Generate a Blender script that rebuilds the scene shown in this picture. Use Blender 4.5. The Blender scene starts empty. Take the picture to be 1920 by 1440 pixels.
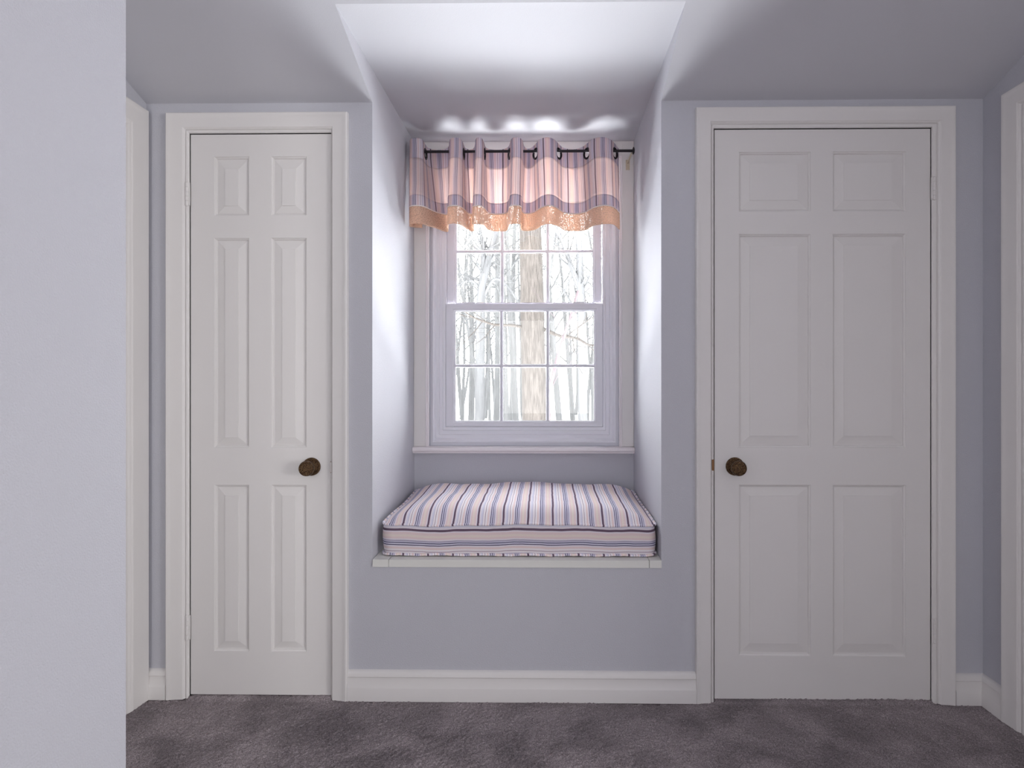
import bpy, math, random
import numpy as np
from math import sin, cos, pi, radians
from mathutils import Vector, Matrix, noise

S = bpy.context.scene
C = S.collection

# ------------------------------------------------------------------ camera
F = 1080.0                      # focal length in pixels of the 1920 frame
TH = math.atan(0.0124)          # small yaw to the left
EYE = 1.124
cd = bpy.data.cameras.new('camera')
cam = bpy.data.objects.new('camera', cd)
C.objects.link(cam)
cam.location = (0, 0, EYE)
cam.rotation_euler = (pi / 2, 0, TH)
cd.sensor_width = 36.0
cd.lens = 36.0 * F / 1920.0
cd.shift_x = -52.0 / 1920.0
cd.shift_y = -15.0 / 1920.0
cd.clip_end = 1000
S.camera = cam

# ------------------------------------------------------------------ sky and lights
SKY = 14.0
w = bpy.data.worlds.new('overcast_sky')
S.world = w
w.use_nodes = True
nt = w.node_tree
nt.nodes.clear()
wo = nt.nodes.new('ShaderNodeOutputWorld')
bg = nt.nodes.new('ShaderNodeBackground')
bg.inputs['Color'].default_value = (0.975, 0.975, 1.0, 1)
bg.inputs['Strength'].default_value = SKY
# overcast above the horizon; below it a snow glow added to brighten the dormer
LOW = 64.0
wtc = nt.nodes.new('ShaderNodeTexCoord')
wsp = nt.nodes.new('ShaderNodeSeparateXYZ')
wmr = nt.nodes.new('ShaderNodeMapRange')
wmr.inputs['From Min'].default_value = -0.02
wmr.inputs['From Max'].default_value = -0.10
wmr.inputs['To Min'].default_value = SKY
wmr.inputs['To Max'].default_value = LOW
nt.links.new(wtc.outputs['Generated'], wsp.inputs[0])
nt.links.new(wsp.outputs['Z'], wmr.inputs['Value'])
nt.links.new(wmr.outputs[0], bg.inputs['Strength'])
nt.links.new(bg.outputs[0], wo.inputs[0])


def area(name, loc, rot, sx, sy, energy, col=(1, 1, 1), portal=False):
    l = bpy.data.lights.new(name, 'AREA')
    l.shape = 'RECTANGLE'
    l.size, l.size_y = sx, sy
    l.energy = energy
    l.color = col
    if portal:
        l.cycles.is_portal = True
    o = bpy.data.objects.new(name, l)
    C.objects.link(o)
    o.location = loc
    o.rotation_euler = rot
    return o


# daylight portal at the dormer window, then three added fill lights out of view
area('window_portal', (-0.10, 2.83, 1.41), (-pi / 2, 0, 0), 0.84, 1.16, 1.0, portal=True)
area('hall_fill_light', (-1.14, -0.90, 1.30), (pi / 2, 0, 0), 0.42, 1.45, 14.0, (1.0, 0.985, 0.97))
area('rear_fill_light', (0.0, -2.64, 1.25), (pi / 2, 0, 0), 1.2, 1.3, 25.5, (1.0, 0.985, 0.97))
area('side_fill_light', (4.24, -1.15, 1.25), (pi / 2, 0, pi / 2), 1.75, 1.3, 124.0, (1.0, 0.985, 0.97))

S.view_settings.view_transform = 'Standard'
S.view_settings.look = 'None'
S.view_settings.gamma = 1.0
S.view_settings.exposure = 0.0
S.view_settings.use_curve_mapping = False
S.cycles.use_denoising = True
S.cycles.max_bounces = 14
S.cycles.diffuse_bounces = 8
S.cycles.transparent_max_bounces = 24
S.cycles.sample_clamp_indirect = 0.0
S.cycles.caustics_reflective = False
S.cycles.caustics_refractive = False


def P(u, v, Y):
    """point seen at pixel (u, v) on the plane y = Y"""
    a = (u - 1012.0) / F
    b = (705.0 - v) / F
    t = Y / (math.sin(TH) * a + math.cos(TH))
    return Vector(((math.cos(TH) * a - math.sin(TH)) * t, Y, EYE + b * t))


def X(u, Y=2.0): return P(u, 705, Y).x
def Z(v, Y=2.0, u=1012): return P(u, v, Y).z


# ------------------------------------------------------------------ materials
def new_mat(name):
    m = bpy.data.materials.new(name)
    m.use_nodes = True
    t = m.node_tree
    b = t.nodes['Principled BSDF']
    return m, t, b


def N(t, kind, **kw):
    n = t.nodes.new(kind)
    for k, v in kw.items():
        if k in n.inputs:
            n.inputs[k].default_value = v
        else:
            setattr(n, k, v)
    return n


def paint(name, col, rough=0.5, bump=0.0, scale=200.0, vary=0.0, dist=0.001):
    m, t, b = new_mat(name)
    b.inputs['Base Color'].default_value = (*col, 1)
    b.inputs['Roughness'].default_value = rough
    b.inputs['Specular IOR Level'].default_value = 0.3
    tc = N(t, 'ShaderNodeTexCoord')
    if bump:
        n = N(t, 'ShaderNodeTexNoise', Scale=scale, Detail=3.0)
        t.links.new(tc.outputs['Object'], n.inputs['Vector'])
        bp = N(t, 'ShaderNodeBump', Strength=bump, Distance=dist)
        t.links.new(n.outputs['Fac'], bp.inputs['Height'])
        t.links.new(bp.outputs[0], b.inputs['Normal'])
    if vary:
        n2 = N(t, 'ShaderNodeTexNoise', Scale=3.0, Detail=4.0)
        t.links.new(tc.outputs['Object'], n2.inputs['Vector'])
        mr = N(t, 'ShaderNodeMapRange')
        mr.inputs['To Min'].default_value = 1 - vary
        mr.inputs['To Max'].default_value = 1 + vary
        t.links.new(n2.outputs['Fac'], mr.inputs['Value'])
        mx = N(t, 'ShaderNodeVectorMath', operation='SCALE')
        mx.inputs[0].default_value = col
        t.links.new(mr.outputs[0], mx.inputs['Scale'])
        t.links.new(mx.outputs[0], b.inputs['Base Color'])
    return m


WALL = paint('lavender_grey_wall_paint', (0.540, 0.542, 0.585), 0.75, 0.7, 320.0, 0.012, 0.0019)
CEIL = paint('pale_lavender_ceiling_paint', (0.550, 0.552, 0.588), 0.8, 0.3, 330.0)
TRIM = paint('white_trim_paint', (0.74, 0.720, 0.705), 0.42, 0.12, 60.0, 0.012)
DOORM = paint('white_door_paint', (0.72, 0.700, 0.685), 0.45, 0.12, 90.0, 0.012)
VINYL = paint('white_window_vinyl', (0.74, 0.735, 0.78), 0.4)
SILLM = paint('white_sill_paint', (0.80, 0.755, 0.77), 0.35, 0.1, 60.0)
SEATM = paint('white_seat_board_paint', (0.74, 0.74, 0.70), 0.5, 0.15, 60.0, 0.02)
BLACKM, _t, _b = new_mat('dark_bronze_rod_metal')
_b.inputs['Base Color'].default_value = (0.025, 0.02, 0.025, 1)
_b.inputs['Metallic'].default_value = 0.6
_b.inputs['Roughness'].default_value = 0.4


def brass():
    m, t, b = new_mat('aged_ornate_brass')
    b.inputs['Metallic'].default_value = 0.85
    b.inputs['Roughness'].default_value = 0.38
    tc = N(t, 'ShaderNodeTexCoord')
    vo = N(t, 'ShaderNodeTexVoronoi', Scale=420.0)
    t.links.new(tc.outputs['Object'], vo.inputs['Vector'])
    r = N(t, 'ShaderNodeValToRGB')
    r.color_ramp.elements[0].position = 0.15
    r.color_ramp.elements[0].color = (0.32, 0.20, 0.10, 1)
    r.color_ramp.elements[1].position = 0.6
    r.color_ramp.elements[1].color = (0.05, 0.027, 0.016, 1)
    t.links.new(vo.outputs['Distance'], r.inputs['Fac'])
    t.links.new(r.outputs[0], b.inputs['Base Color'])
    bp = N(t, 'ShaderNodeBump', Strength=0.8, Distance=0.0015, invert=True)
    t.links.new(vo.outputs['Distance'], bp.inputs['Height'])
    t.links.new(bp.outputs[0], b.inputs['Normal'])
    return m


BRASS = brass()
BRASSPLAIN = paint('worn_brass_plate', (0.22, 0.12, 0.06), 0.4)
BRASSPLAIN.node_tree.nodes['Principled BSDF'].inputs['Metallic'].default_value = 0.7
SILVER = paint('small_brass_bracket', (0.55, 0.48, 0.36), 0.35)


def glass():
    m = bpy.data.materials.new('clear_window_glass')
    m.use_nodes = True
    t = m.node_tree
    t.nodes.clear()
    o = N(t, 'ShaderNodeOutputMaterial')
    tr = N(t, 'ShaderNodeBsdfTransparent')
    tr.inputs[0].default_value = (0.97, 0.985, 0.98, 1)
    gl = N(t, 'ShaderNodeBsdfGlossy', Roughness=0.02)
    fr = N(t, 'ShaderNodeFresnel', IOR=1.3)
    mx = N(t, 'ShaderNodeMixShader')
    t.links.new(fr.outputs[0], mx.inputs[0])
    t.links.new(tr.outputs[0], mx.inputs[1])
    t.links.new(gl.outputs[0], mx.inputs[2])
    t.links.new(mx.outputs[0], o.inputs[0])
    return m


GLASS = glass()

# --- woven stripe: one repeat of 8.85 cm across the warp
PERIOD = 0.0885
PALE = (0.86, 0.80, 0.86)
WHITE = (0.92, 0.87, 0.90)
PINK = (0.86, 0.70, 0.70)
CREAM = (0.89, 0.78, 0.72)
LAV = (0.66, 0.61, 0.73)
SLATE = (0.36, 0.34, 0.47)
BLUE = (0.76, 0.75, 0.86)
NAVY = (0.10, 0.085, 0.17)
DARK = (0.17, 0.115, 0.165)
MAUVE = (0.42, 0.31, 0.38)
SLT = (0.47, 0.43, 0.56)
BANDS = [(0.000, DARK), (0.075, PALE), (0.12, PINK), (0.20, CREAM), (0.28, PINK), (0.34, PALE), (0.385, SLT), (0.43, BLUE),
         (0.46, NAVY), (0.49, BLUE), (0.535, NAVY), (0.565, PALE), (0.62, PINK), (0.69, WHITE), (0.76, MAUVE), (0.785, WHITE),
         (0.85, LAV), (0.88, BLUE), (0.94, PALE)]


def stripe_color(t, coord, period=PERIOD, phase=0.0, soft=0.0035):
    """coord: float socket in metres -> colour socket"""
    a = N(t, 'ShaderNodeMath', operation='DIVIDE')
    a.inputs[1].default_value = period
    t.links.new(coord, a.inputs[0])
    b = N(t, 'ShaderNodeMath', operation='ADD')
    b.inputs[1].default_value = phase + 100.0
    t.links.new(a.outputs[0], b.inputs[0])
    c = N(t, 'ShaderNodeMath', operation='FRACT')
    t.links.new(b.outputs[0], c.inputs[0])
    r = N(t, 'ShaderNodeValToRGB')
    cr = r.color_ramp
    cr.interpolation = 'CONSTANT'
    while len(cr.elements) > 1:
        cr.elements.remove(cr.elements[-1])
    cr.elements[0].position = 0.0
    cr.elements[0].color = (*BANDS[0][1], 1)
    for p, col in BANDS[1:]:
        e = cr.elements.new(p)
        e.color = (*col, 1)
    t.links.new(c.outputs[0], r.inputs[0])
    return r.outputs[0]


def cloth_stripes(name, axis, period=PERIOD, phase=0.0, gain=1.0):
    m, t, b = new_mat(name)
    b.inputs['Roughness'].default_value = 0.9
    b.inputs['Specular IOR Level'].default_value = 0.1
    uv = N(t, 'ShaderNodeUVMap', uv_map='UVMap')
    sp = N(t, 'ShaderNodeSeparateXYZ')
    t.links.new(uv.outputs[0], sp.inputs[0])
    # slight waver of the yarns
    nz = N(t, 'ShaderNodeTexNoise', Scale=14.0, Detail=1.0)
    t.links.new(uv.outputs[0], nz.inputs['Vector'])
    mr = N(t, 'ShaderNodeMapRange')
    mr.inputs['To Min'].default_value = -0.0025
    mr.inputs['To Max'].default_value = 0.0025
    t.links.new(nz.outputs['Fac'], mr.inputs['Value'])
    ad = N(t, 'ShaderNodeMath', operation='ADD')
    t.links.new(sp.outputs[axis], ad.inputs[0])
    t.links.new(mr.outputs[0], ad.inputs[1])
    col = stripe_color(t, ad.outputs[0], period, phase)
    # weave grain
    wn = N(t, 'ShaderNodeTexNoise', Scale=700.0, Detail=2.0)
    t.links.new(uv.outputs[0], wn.inputs['Vector'])
    mr2 = N(t, 'ShaderNodeMapRange')
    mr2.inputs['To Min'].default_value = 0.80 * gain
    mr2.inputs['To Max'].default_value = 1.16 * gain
    t.links.new(wn.outputs['Fac'], mr2.inputs['Value'])
    sc = N(t, 'ShaderNodeVectorMath', operation='SCALE')
    t.links.new(col, sc.inputs[0])
    t.links.new(mr2.outputs[0], sc.inputs['Scale'])
    t.links.new(sc.outputs[0], b.inputs['Base Color'])
    bp = N(t, 'ShaderNodeBump', Strength=0.4, Distance=0.0006)
    t.links.new(wn.outputs['Fac'], bp.inputs['Height'])
    t.links.new(bp.outputs[0], b.inputs['Normal'])
    return m


def sheer(name, striped, tint, trans, see, ramp_tint=1.0, sparkle=False, phase=0.0, bright=1.0, soften=0.25):
    """thin curtain cloth: diffuse + translucent + see-through between the yarns"""
    m = bpy.data.materials.new(name)
    m.use_nodes = True
    t = m.node_tree
    t.nodes.clear()
    o = N(t, 'ShaderNodeOutputMaterial')
    uv = N(t, 'ShaderNodeUVMap', uv_map='UVMap')
    sp = N(t, 'ShaderNodeSeparateXYZ')
    t.links.new(uv.outputs[0], sp.inputs[0])
    dif = N(t, 'ShaderNodeBsdfDiffuse')
    trl = N(t, 'ShaderNodeBsdfTranslucent')
    trp = N(t, 'ShaderNodeBsdfTransparent')
    if striped:
        nz = N(t, 'ShaderNodeTexNoise', Scale=9.0, Detail=1.0)
        t.links.new(uv.outputs[0], nz.inputs['Vector'])
        mr = N(t, 'ShaderNodeMapRange')
        mr.inputs['To Min'].default_value = -0.003
        mr.inputs['To Max'].default_value = 0.003
        t.links.new(nz.outputs['Fac'], mr.inputs['Value'])
        ad = N(t, 'ShaderNodeMath', operation='ADD')
        t.links.new(sp.outputs[0], ad.inputs[0])
        t.links.new(mr.outputs[0], ad.inputs[1])
        col = stripe_color(t, ad.outputs[0], PERIOD, phase)
        g = N(t, 'ShaderNodeGamma', Gamma=bright)
        t.links.new(col, g.inputs[0])
        sf = N(t, 'ShaderNodeMix', data_type='RGBA')
        sf.inputs[0].default_value = soften
        t.links.new(g.outputs[0], sf.inputs[6])
        sf.inputs[7].default_value = (0.58, 0.53, 0.57, 1)
        col = sf.outputs[2]
        mt = N(t, 'ShaderNodeMix', data_type='RGBA', blend_type='MULTIPLY')
        mt.inputs[0].default_value = 1.0
        t.links.new(col, mt.inputs[6])
        mt.inputs[7].default_value = (*tint, 1)
        t.links.new(mt.outputs[2], trl.inputs[0])
        t.links.new(col, dif.inputs[0])
    else:
        dif.inputs[0].default_value = (*tint, 1)
        trl.inputs[0].default_value = (*tint, 1)
    mx = N(t, 'ShaderNodeMixShader', Fac=trans)
    t.links.new(dif.outputs[0], mx.inputs[1])
    t.links.new(trl.outputs[0], mx.inputs[2])
    mx2 = N(t, 'ShaderNodeMixShader', Fac=see)
    # open weave: pin holes between threads
    wn = N(t, 'ShaderNodeTexNoise', Scale=520.0 if not sparkle else 230.0, Detail=1.0)
    t.links.new(uv.outputs[0], wn.inputs['Vector'])
    mr2 = N(t, 'ShaderNodeMapRange')
    mr2.inputs['From Min'].default_value = 0.35 if not sparkle else 0.50
    mr2.inputs['From Max'].default_value = 0.75 if not sparkle else 0.64
    mr2.inputs['To Min'].default_value = see * (0.35 if not sparkle else 0.05)
    mr2.inputs['To Max'].default_value = min(1.0, see * (1.9 if not sparkle else 5.0))
    t.links.new(wn.outputs['Fac'], mr2.inputs['Value'])
    t.links.new(mr2.outputs[0], mx2.inputs[0])
    t.links.new(mx.outputs[0], mx2.inputs[1])
    t.links.new(trp.outputs[0], mx2.inputs[2])
    t.links.new(mx2.outputs[0], o.inputs[0])
    return m


TOPM = cloth_stripes('striped_cushion_cloth', 0, PERIOD, 0.0)
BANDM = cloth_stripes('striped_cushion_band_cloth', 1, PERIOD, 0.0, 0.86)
PIPEM = cloth_stripes('striped_piping_cloth', 0, PERIOD, 0.0)
VAL_BODY = sheer('sheer_striped_curtain_cloth', True, (0.93, 0.80, 0.72), 0.55, 0.055, bright=0.62)
VAL_HEAD = sheer('doubled_striped_curtain_cloth', True, (0.78, 0.70, 0.72), 0.32, 0.035, bright=1.1)
VAL_FLOUNCE = sheer('peach_gauze_cloth', False, (0.70, 0.50, 0.385), 0.34, 0.08, sparkle=True)
CORD = paint('cream_cord', (0.85, 0.78, 0.74), 0.8)


def carpet():
    m, t, b = new_mat('grey_mauve_carpet_pile')
    b.inputs['Roughness'].default_value = 1.0
    b.inputs['Specular IOR Level'].default_value = 0.05
    tc = N(t, 'ShaderNodeTexCoord')
    n1 = N(t, 'ShaderNodeTexNoise', Scale=5.0, Detail=3.0, Distortion=0.6)
    n2 = N(t, 'ShaderNodeTexNoise', Scale=330.0, Detail=3.0)
    n3 = N(t, 'ShaderNodeTexNoise', Scale=1.7, Detail=2.0)
    for n in (n1, n2, n3):
        t.links.new(tc.outputs['Object'], n.inputs['Vector'])
    r = N(t, 'ShaderNodeValToRGB')
    r.color_ramp.elements[0].position = 0.36
    r.color_ramp.elements[0].color = (0.220, 0.192, 0.201, 1)
    r.color_ramp.elements[1].position = 0.62
    r.color_ramp.elements[1].color = (0.345, 0.301, 0.312, 1)
    t.links.new(n1.outputs['Fac'], r.inputs[0])
    mr = N(t, 'ShaderNodeMapRange')
    mr.inputs['From Min'].default_value = 0.3
    mr.inputs['From Max'].default_value = 0.7
    mr.inputs['To Min'].default_value = 0.55
    mr.inputs['To Max'].default_value = 1.45
    t.links.new(n2.outputs['Fac'], mr.inputs['Value'])
    sc = N(t, 'ShaderNodeVectorMath', operation='SCALE')
    t.links.new(r.outputs[0], sc.inputs[0])
    t.links.new(mr.outputs[0], sc.inputs['Scale'])
    t.links.new(sc.outputs[0], b.inputs['Base Color'])
    bp = N(t, 'ShaderNodeBump', Strength=0.9, Distance=0.004)
    t.links.new(n2.outputs['Fac'], bp.inputs['Height'])
    t.links.new(bp.outputs[0], b.inputs['Normal'])
    return m


CARPET = carpet()


def bark(name, c1, c2, sc=14.0):
    m, t, b = new_mat(name)
    b.inputs['Roughness'].default_value = 0.95
    b.inputs['Specular IOR Level'].default_value = 0.1
    tc = N(t, 'ShaderNodeTexCoord')
    mp = N(t, 'ShaderNodeMapping')
    mp.inputs['Scale'].default_value = (1, 1, 0.10)
    n = N(t, 'ShaderNodeTexNoise', Scale=sc, Detail=5.0, Roughness=0.65)
    t.links.new(tc.outputs['Object'], mp.inputs[0])
    t.links.new(mp.outputs[0], n.inputs['Vector'])
    r = N(t, 'ShaderNodeValToRGB')
    r.color_ramp.elements[0].position = 0.4
    r.color_ramp.elements[0].color = (*c1, 1)
    r.color_ramp.elements[1].position = 0.6
    r.color_ramp.elements[1].color = (*c2, 1)
    t.links.new(n.outputs['Fac'], r.inputs[0])
    t.links.new(r.outputs[0], b.inputs['Base Color'])
    bp = N(t, 'ShaderNodeBump', Strength=0.8, Distance=0.02)
    t.links.new(n.outputs['Fac'], bp.inputs['Height'])
    t.links.new(bp.outputs[0], b.inputs['Normal'])
    return m


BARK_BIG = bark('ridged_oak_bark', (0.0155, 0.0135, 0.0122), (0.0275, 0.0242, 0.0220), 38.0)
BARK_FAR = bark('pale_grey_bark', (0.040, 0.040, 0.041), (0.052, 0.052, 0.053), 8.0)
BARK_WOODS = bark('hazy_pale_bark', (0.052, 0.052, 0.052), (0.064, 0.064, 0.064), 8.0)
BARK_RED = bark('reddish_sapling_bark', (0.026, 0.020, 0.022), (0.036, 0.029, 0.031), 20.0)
SNOW = paint('fresh_snow', (0.86, 0.87, 0.90), 0.9, 0.4, 2.0, dist=0.05)


# ------------------------------------------------------------------ mesh helpers
class MB:
    def __init__(self):
        self.v, self.f, self.uv = [], [], []

    def box(self, x0, x1, y0, y1, z0, z1):
        n = len(self.v)
        self.v += [(x, y, z) for z in (z0, z1) for y in (y0, y1) for x in (x0, x1)]
        self.f += [tuple(n + i for i in q) for q in
                   ((0, 2, 3, 1), (4, 5, 7, 6), (0, 1, 5, 4), (2, 6, 7, 3), (0, 4, 6, 2), (1, 3, 7, 5))]
        return self

    def quad(self, *p):
        n = len(self.v)
        self.v += [tuple(q) for q in p]
        self.f.append(tuple(range(n, n + len(p))))
        return self

    def tube(self, pts, rad, k=10, closed=False, cap=True):
        pts = [Vector(p) for p in pts]
        n = len(pts)
        if not hasattr(rad, '__len__'):
            rad = [rad] * n
        base = len(self.v)
        ref = None
        for i, p in enumerate(pts):
            if closed:
                d = (pts[(i + 1) % n] - pts[i - 1]).normalized()
            else:
                d = (pts[min(i + 1, n - 1)] - pts[max(i - 1, 0)]).normalized()
            if ref is None:
                ref = Vector((0, 0, 1)) if abs(d.z) < 0.9 else Vector((0, 1, 0))
            a = (ref - d * ref.dot(d)).normalized()
            ref = a
            b = d.cross(a)
            for j in range(k):
                t = 2 * pi * j / k
                self.v.append(tuple(p + (a * cos(t) + b * sin(t)) * rad[i]))
        m = n if closed else n - 1
        for i in range(m):
            for j in range(k):
                a0 = base + i * k + j
                a1 = base + i * k + (j + 1) % k
                b0 = base + ((i + 1) % n) * k + j
                b1 = base + ((i + 1) % n) * k + (j + 1) % k
                self.f.append((a0, a1, b1, b0))
        if cap and not closed:
            self.f.append(tuple(base + j for j in range(k))[::-1])
            self.f.append(tuple(base + (n - 1) * k + j for j in range(k)))
        return self

    def lathe(self, prof, origin, axis, k=32):
        """prof: (r, h) along axis from origin"""
        ax = Vector(axis).normalized()
        o = Vector(origin)
        r0 = Vector((0, 0, 1)) if abs(ax.z) < 0.9 else Vector((1, 0, 0))
        a = (r0 - ax * r0.dot(ax)).normalized()
        b = ax.cross(a)
        base = len(self.v)
        for r, h in prof:
            for j in range(k):
                t = 2 * pi * j / k
                self.v.append(tuple(o + ax * h + (a * cos(t) + b * sin(t)) * r))
        for i in range(len(prof) - 1):
            for j in range(k):
                self.f.append((base + i * k + j, base + i * k + (j + 1) % k,
                               base + (i + 1) * k + (j + 1) % k, base + (i + 1) * k + j))
        self.f.append(tuple(base + j for j in range(k))[::-1])
        self.f.append(tuple(base + (len(prof) - 1) * k + j for j in range(k)))
        return self

    def build(self, name, mat, parent=None, smooth=None, bevel=0.0, recalc=True, uvs=None, seg=2):
        me = bpy.data.meshes.new(name)
        me.from_pydata([tuple(v) for v in self.v], [], self.f)
        if uvs is not None:
            l = me.uv_layers.new(name='UVMap')
            for lp in me.loops:
                l.data[lp.index].uv = uvs[lp.vertex_index]
        if recalc:
            import bmesh
            bm = bmesh.new()
            bm.from_mesh(me)
            bmesh.ops.recalc_face_normals(bm, faces=bm.faces)
            bm.to_mesh(me)
            bm.free()
        me.materials.append(mat)
        if smooth is not None:
            me.polygons.foreach_set('use_smooth', [True] * len(me.polygons))
            if smooth < 180:
                me.set_sharp_from_angle(angle=radians(smooth))
        me.update()
        o = bpy.data.objects.new(name, me)
        C.objects.link(o)
        if parent:
            o.parent = parent
            o.matrix_parent_inverse = parent.matrix_basis.inverted()
        if bevel:
            b = o.modifiers.new('bevel', 'BEVEL')
            b.width = bevel
            b.segments = seg
            b.limit_method = 'ANGLE'
            b.angle_limit = radians(40)
        return o


def tag(o, label=None, cat=None, group=None, kind=None):
    if label: o['label'] = label
    if cat: o['category'] = cat
    if group: o['group'] = group
    if kind: o['kind'] = kind
    return o


def empty(name, loc):
    o = bpy.data.objects.new(name, None)
    o.empty_display_size = 0.1
    C.objects.link(o)
    o.location = loc
    return o


def struct(o, label, cat): return tag(o, label, cat, kind='structure')


# maps from wall coordinates (along, up, out of the wall) to the room
def on_front(Y): return lambda a, z, h: (a, Y - h, z)
def on_left(XL): return lambda a, z, h: (XL + h, a, z)
def on_right(XR): return lambda a, z, h: (XR - h, a, z)


def frame(mp, inner, outer, prof, closed=False):
    """mitred frame: rects (a0, a1, z0, z1); prof: (s, h) from inner to outer"""
    m = MB()
    k = len(prof)
    loops = []
    for s, h in prof:
        r = [inner[i] * (1 - s) + outer[i] * s for i in range(4)]
        if closed:
            pts = [(r[0], r[2]), (r[0], r[3]), (r[1], r[3]), (r[1], r[2])]
        else:
            pts = [(r[0], 0.0), (r[0], r[3]), (r[1], r[3]), (r[1], 0.0)]
        loops.append([mp(a, z, h) for a, z in pts])
    for l in loops:
        m.v += l
    n = 4
    for i in range(k - 1):
        for j in range(n if closed else n - 1):
            m.f.append((i * n + j, i * n + (j + 1) % n, (i + 1) * n + (j + 1) % n, (i + 1) * n + j))
    return m


def wall_grid(mp, rect, holes, depth=0.12, edge=True):
    """wall slab in wall coordinates with rectangular holes; pocket holes get a back"""
    m = MB()
    a0, a1, z0, z1 = rect
    As = sorted({a0, a1, *[h[0] for h in holes], *[h[1] for h in holes]})
    Zs = sorted({z0, z1, *[h[2] for h in holes], *[h[3] for h in holes]})
    As = [a for a in As if a0 <= a <= a1]
    Zs = [z for z in Zs if z0 <= z <= z1]

    def inside(a, z):
        for h in holes:
            if h[0] < a < h[1] and h[2] < z < h[3]:
                return True
        return False
    for i in range(len(As) - 1):
        for j in range(len(Zs) - 1):
            if inside((As[i] + As[i + 1]) / 2, (Zs[j] + Zs[j + 1]) / 2):
                continue
            c = [(As[i], Zs[j]), (As[i + 1], Zs[j]), (As[i + 1], Zs[j + 1]), (As[i], Zs[j + 1])]
            m.quad(*[mp(a, z, 0) for a, z in c])
            m.quad(*[mp(a, z, -depth) for a, z in c][::-1])
    for r, d in [(h, (h[4] if len(h) > 4 else depth)) for h in holes] + ([(rect, depth)] if edge else []):
        c = [(r[0], r[2]), (r[1], r[2]), (r[1], r[3]), (r[0], r[3])]
        if d is None:
            continue
        for i in range(4):
            p, q = c[i], c[(i + 1) % 4]
            m.quad(mp(*p, 0), mp(*q, 0), mp(*q, -d), mp(*p, -d))
        if r is not rect and len(r) > 4:
            m.quad(*[mp(a, z, -d) for a, z in c])
    return m


# ------------------------------------------------------------------ the room's measures
YW = 2.0                                   # wall with the doors
XL = X(274.5)
XR = X(1843)
YB = 2.637                                 # back wall of the dormer
DX0, DX1 = X(698), X(1240)                 # dormer cheeks
WT = (Z(193, 2, 275) + Z(187, 2, 1843)) / 2  # height where the sloped ceiling starts
DCZ = EYE + 702.0 / F * 1.645              # flat dormer ceiling
SLOPE = 0.33
YM = YW - (DCZ - WT) / SLOPE               # where slope and dormer ceiling meet
TOPZ = 2.46
YT = YW - (TOPZ - WT) / SLOPE
RX = 4.2                                   # far right wall of the unseen part, widened for the side fill light
RYE = 0.86                                # where the right side wall ends, set to shade the right door
YR = -2.6                                  # rear wall
NX = X(236, 1.05)                          # near left wall face
NY = 1.05
HY = -0.92                                 # end wall of an unseen hall, added to hold a fill light
SEAT = Z(1049.5)

# door measures (pixels on the front wall -> metres)
LD = dict(leaf=(X(357), X(620.3), Z(1303, 2, 490), Z(251.5, 2, 490)),
          jin=(X(355.8), X(622), 0.0, Z(250, 2, 490)), jout=(X(348), X(625), 0.0, Z(242, 2, 490)),
          cout=(X(316), X(654), 0.0, Z(214, 2, 490)))
RD = dict(leaf=(X(1340), X(1745), Z(1312, 2, 1540), Z(242, 2, 1540)),
          jin=(X(1337.6), X(1746), 0.0, Z(240.5, 2, 1540)), jout=(X(1331), X(1759), 0.0, Z(230.5, 2, 1540)),
          cout=(X(1303), X(1786), 0.0, Z(203.5, 2, 1540)))

# ------------------------------------------------------------------ shell
def pock(d): return (d['jin'][0], d['jin'][1], -0.001, d['jin'][3], 0.06)


m = wall_grid(on_front(YW), (XL - 0.3, XR + 0.3, -0.001, WT + 0.02),
              [pock(LD), pock(RD), (DX0, DX1, SEAT - 0.022, WT + 0.02, None)], 0.10, edge=False)
struct(m.build('wall_front', WALL), 'lavender grey wall holding the two closet doors and the dormer opening', 'wall')

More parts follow.
